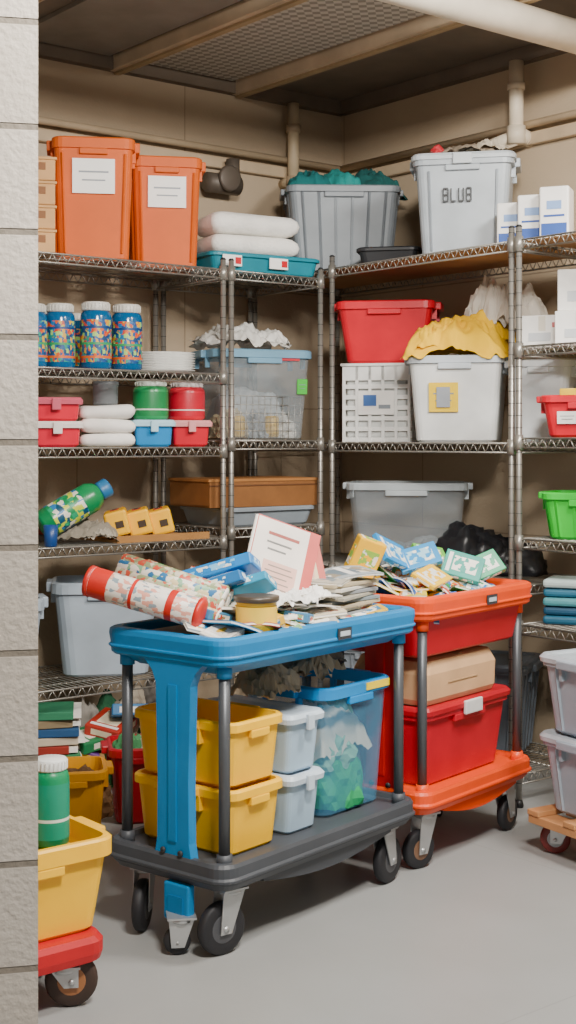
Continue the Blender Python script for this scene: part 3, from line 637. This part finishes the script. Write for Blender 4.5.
pk('blue_packet',(.18,.12,.02),'#1f8fd4','#bfe0ea',oc(.24,.30,1.08),(R(50),R(20),R(10)))
pk('blue_packet',(.16,.10,.02),'#2f90cc','#a0d0e4',oc(.33,.25,1.06),(R(45),R(-15),R(-30)))
pk('yellow_packet',(.16,.10,.015),'#ffc820','#f2f0e8',oc(.27,.15,1.0),(R(30),R(-8),R(20)))
pk('teal_packet',(.15,.11,.025),'#1f9a8a','#f0ece0',oc(.50,.16,1.02),(R(50),R(15),R(-50)))
pk('green_packet',(.15,.10,.03),'#3fa87a','#eef4ea',oc(.63,.15,1.01),(R(50),R(-20),R(-20)))
pk('green_packet',(.14,.09,.02),'#6fb84a','#f4e890',oc(.46,.28,1.06),(R(40),R(10),R(-10)))
# ---- on orange deck
p=W(1.035+.385,.235); tote('red_storage_tote',.58,.33,.28,P('#be0a26',.4),(p[0],p[1],ZD),YW,t=.88,rimh=.04,lid=P('#b40820',.4),latch=P('#d9d9d6',.4))
b=B(); b.loft([rr(.48,.3,.02,0),rr(.50,.32,.03,.02),rr(.505,.325,.03,.11),rr(.48,.3,.05,.155),rr(.42,.24,.05,.16)],P('#cda57a',.75),smooth=False)
b.box((0,-.163,.07),(.2,.003,.004),P('#b5956c',.8)); b.box((.0,0,.1605),(.02,.3,.002),P('#b5956c',.8))
p=W(1.035+.36,.235); b.done('cardboard_parcel',(p[0],p[1],ZD+.29),YAW)
# ---- dollies
def dolly(name,L,Wd,m,loc,yaw,wh,hub,z=.12,r=.05,th=.04,wood=False):
    b=B()
    if wood:
        for x in (-L/2+.05,L/2-.05,0): b.box((x,0,z),(.09,Wd,.03),m,bev=.003)
        for y in (-Wd/2+.03,Wd/2-.03,0): b.box((0,y,z+.025),(L,.06,.02),m,bev=.003)
    else:
        b.loft([rr(L-.06,Wd-.06,.04,z-.012),rr(L-.01,Wd-.01,.05,z),rr(L,Wd,.05,z+.02),rr(L,Wd,.05,z+th+.02),rr(L-.02,Wd-.02,.05,z+th+.035),rr(L-.04,Wd-.04,.05,z+th+.035)],m)
    for x,a in ((-L/2+.1,2.4),(L/2-.1,-.5)):
        for y in (-Wd/2+.07,Wd/2-.07): caster(b,x,y,z-.017,r,a,wh,hub,GALV,off=.02)
    return b.done(name,loc,R(yaw))
dolly('wooden_dolly',.46,.44,P('#c08a5a',.6),(3.97,3.09,0),-8,P('#6a2420',.5),P('#9aa0a4',.4),wood=True,z=.125,r=.055)
for z in (0,.285): tote('grey_lidded_tote',.38,.37,.275,P('#98a3ae',.42),(3.975,3.09,.16+z),-8,t=.88,lid=P('#b0bac3',.42),ribs=4)
dolly('red_dolly',.46,.38,P('#b80c18',.45),(1.66,3.32,0),0,P('#3a2a22',.6),P('#9a643c',.45),z=.125,r=.07,th=.03)
tote('yellow_storage_bin',.46,.32,.25,YEL,(1.68,3.32,.19),0,t=.88,rimh=.05,rad=.04,over=.018)
b=B(); b.box((0,0,.1),(.30,.2,.2),P('#b98a1c',.8),bev=.01); b.box((0,-.101,.13),(.28,.002,.004),CARD); b.box((0,0,.201),(.29,.01,.002),CARD); b.done('kraft_box',(1.71,3.33,.203))
jar('green_jar',.05,.235,P('#0f8a58',.3),P('#eef0ec',.4),(1.80,3.29,.405),label=P('#149070',.4),bands=((.3,P('#dfe8d8',.5)),))
# ------------------------------------------------------------ lights, world, camera
w=bpy.data.worlds.new('world'); bpy.context.scene.world=w; w.use_nodes=True
w.node_tree.nodes['Background'].inputs[0].default_value=(1,.97,.93,1); w.node_tree.nodes['Background'].inputs[1].default_value=.42
def area(name,loc,tgt,size,sizey,e,col=(1,.95,.88)):
    l=bpy.data.lights.new(name,'AREA'); l.shape='RECTANGLE'; l.size=size; l.size_y=sizey; l.energy=e; l.color=col
    o=bpy.data.objects.new(name,l); bpy.context.collection.objects.link(o); o.location=loc
    o.rotation_euler=(Vector(tgt)-Vector(loc)).to_track_quat('-Z','Y').to_euler(); return o
area('overhead_area_light',(1.7,1.3,3.3),(3.4,4.3,1.1),.6,.5,290)
area('overhead_area_light',(3.6,2.2,3.25),(3.5,3.6,0),.6,.4,120)  # added fill light over the carts, unseen, stands for no fixture
cam=bpy.data.cameras.new('camera'); co=bpy.data.objects.new('camera',cam); bpy.context.collection.objects.link(co)
cam.sensor_fit='VERTICAL'; cam.sensor_height=36; cam.lens=36*1365/1024; cam.shift_y=-(512-440)/1024
co.location=(0,0,1.5); co.rotation_euler=(R(90),0,R(-38.55)); bpy.context.scene.camera=co
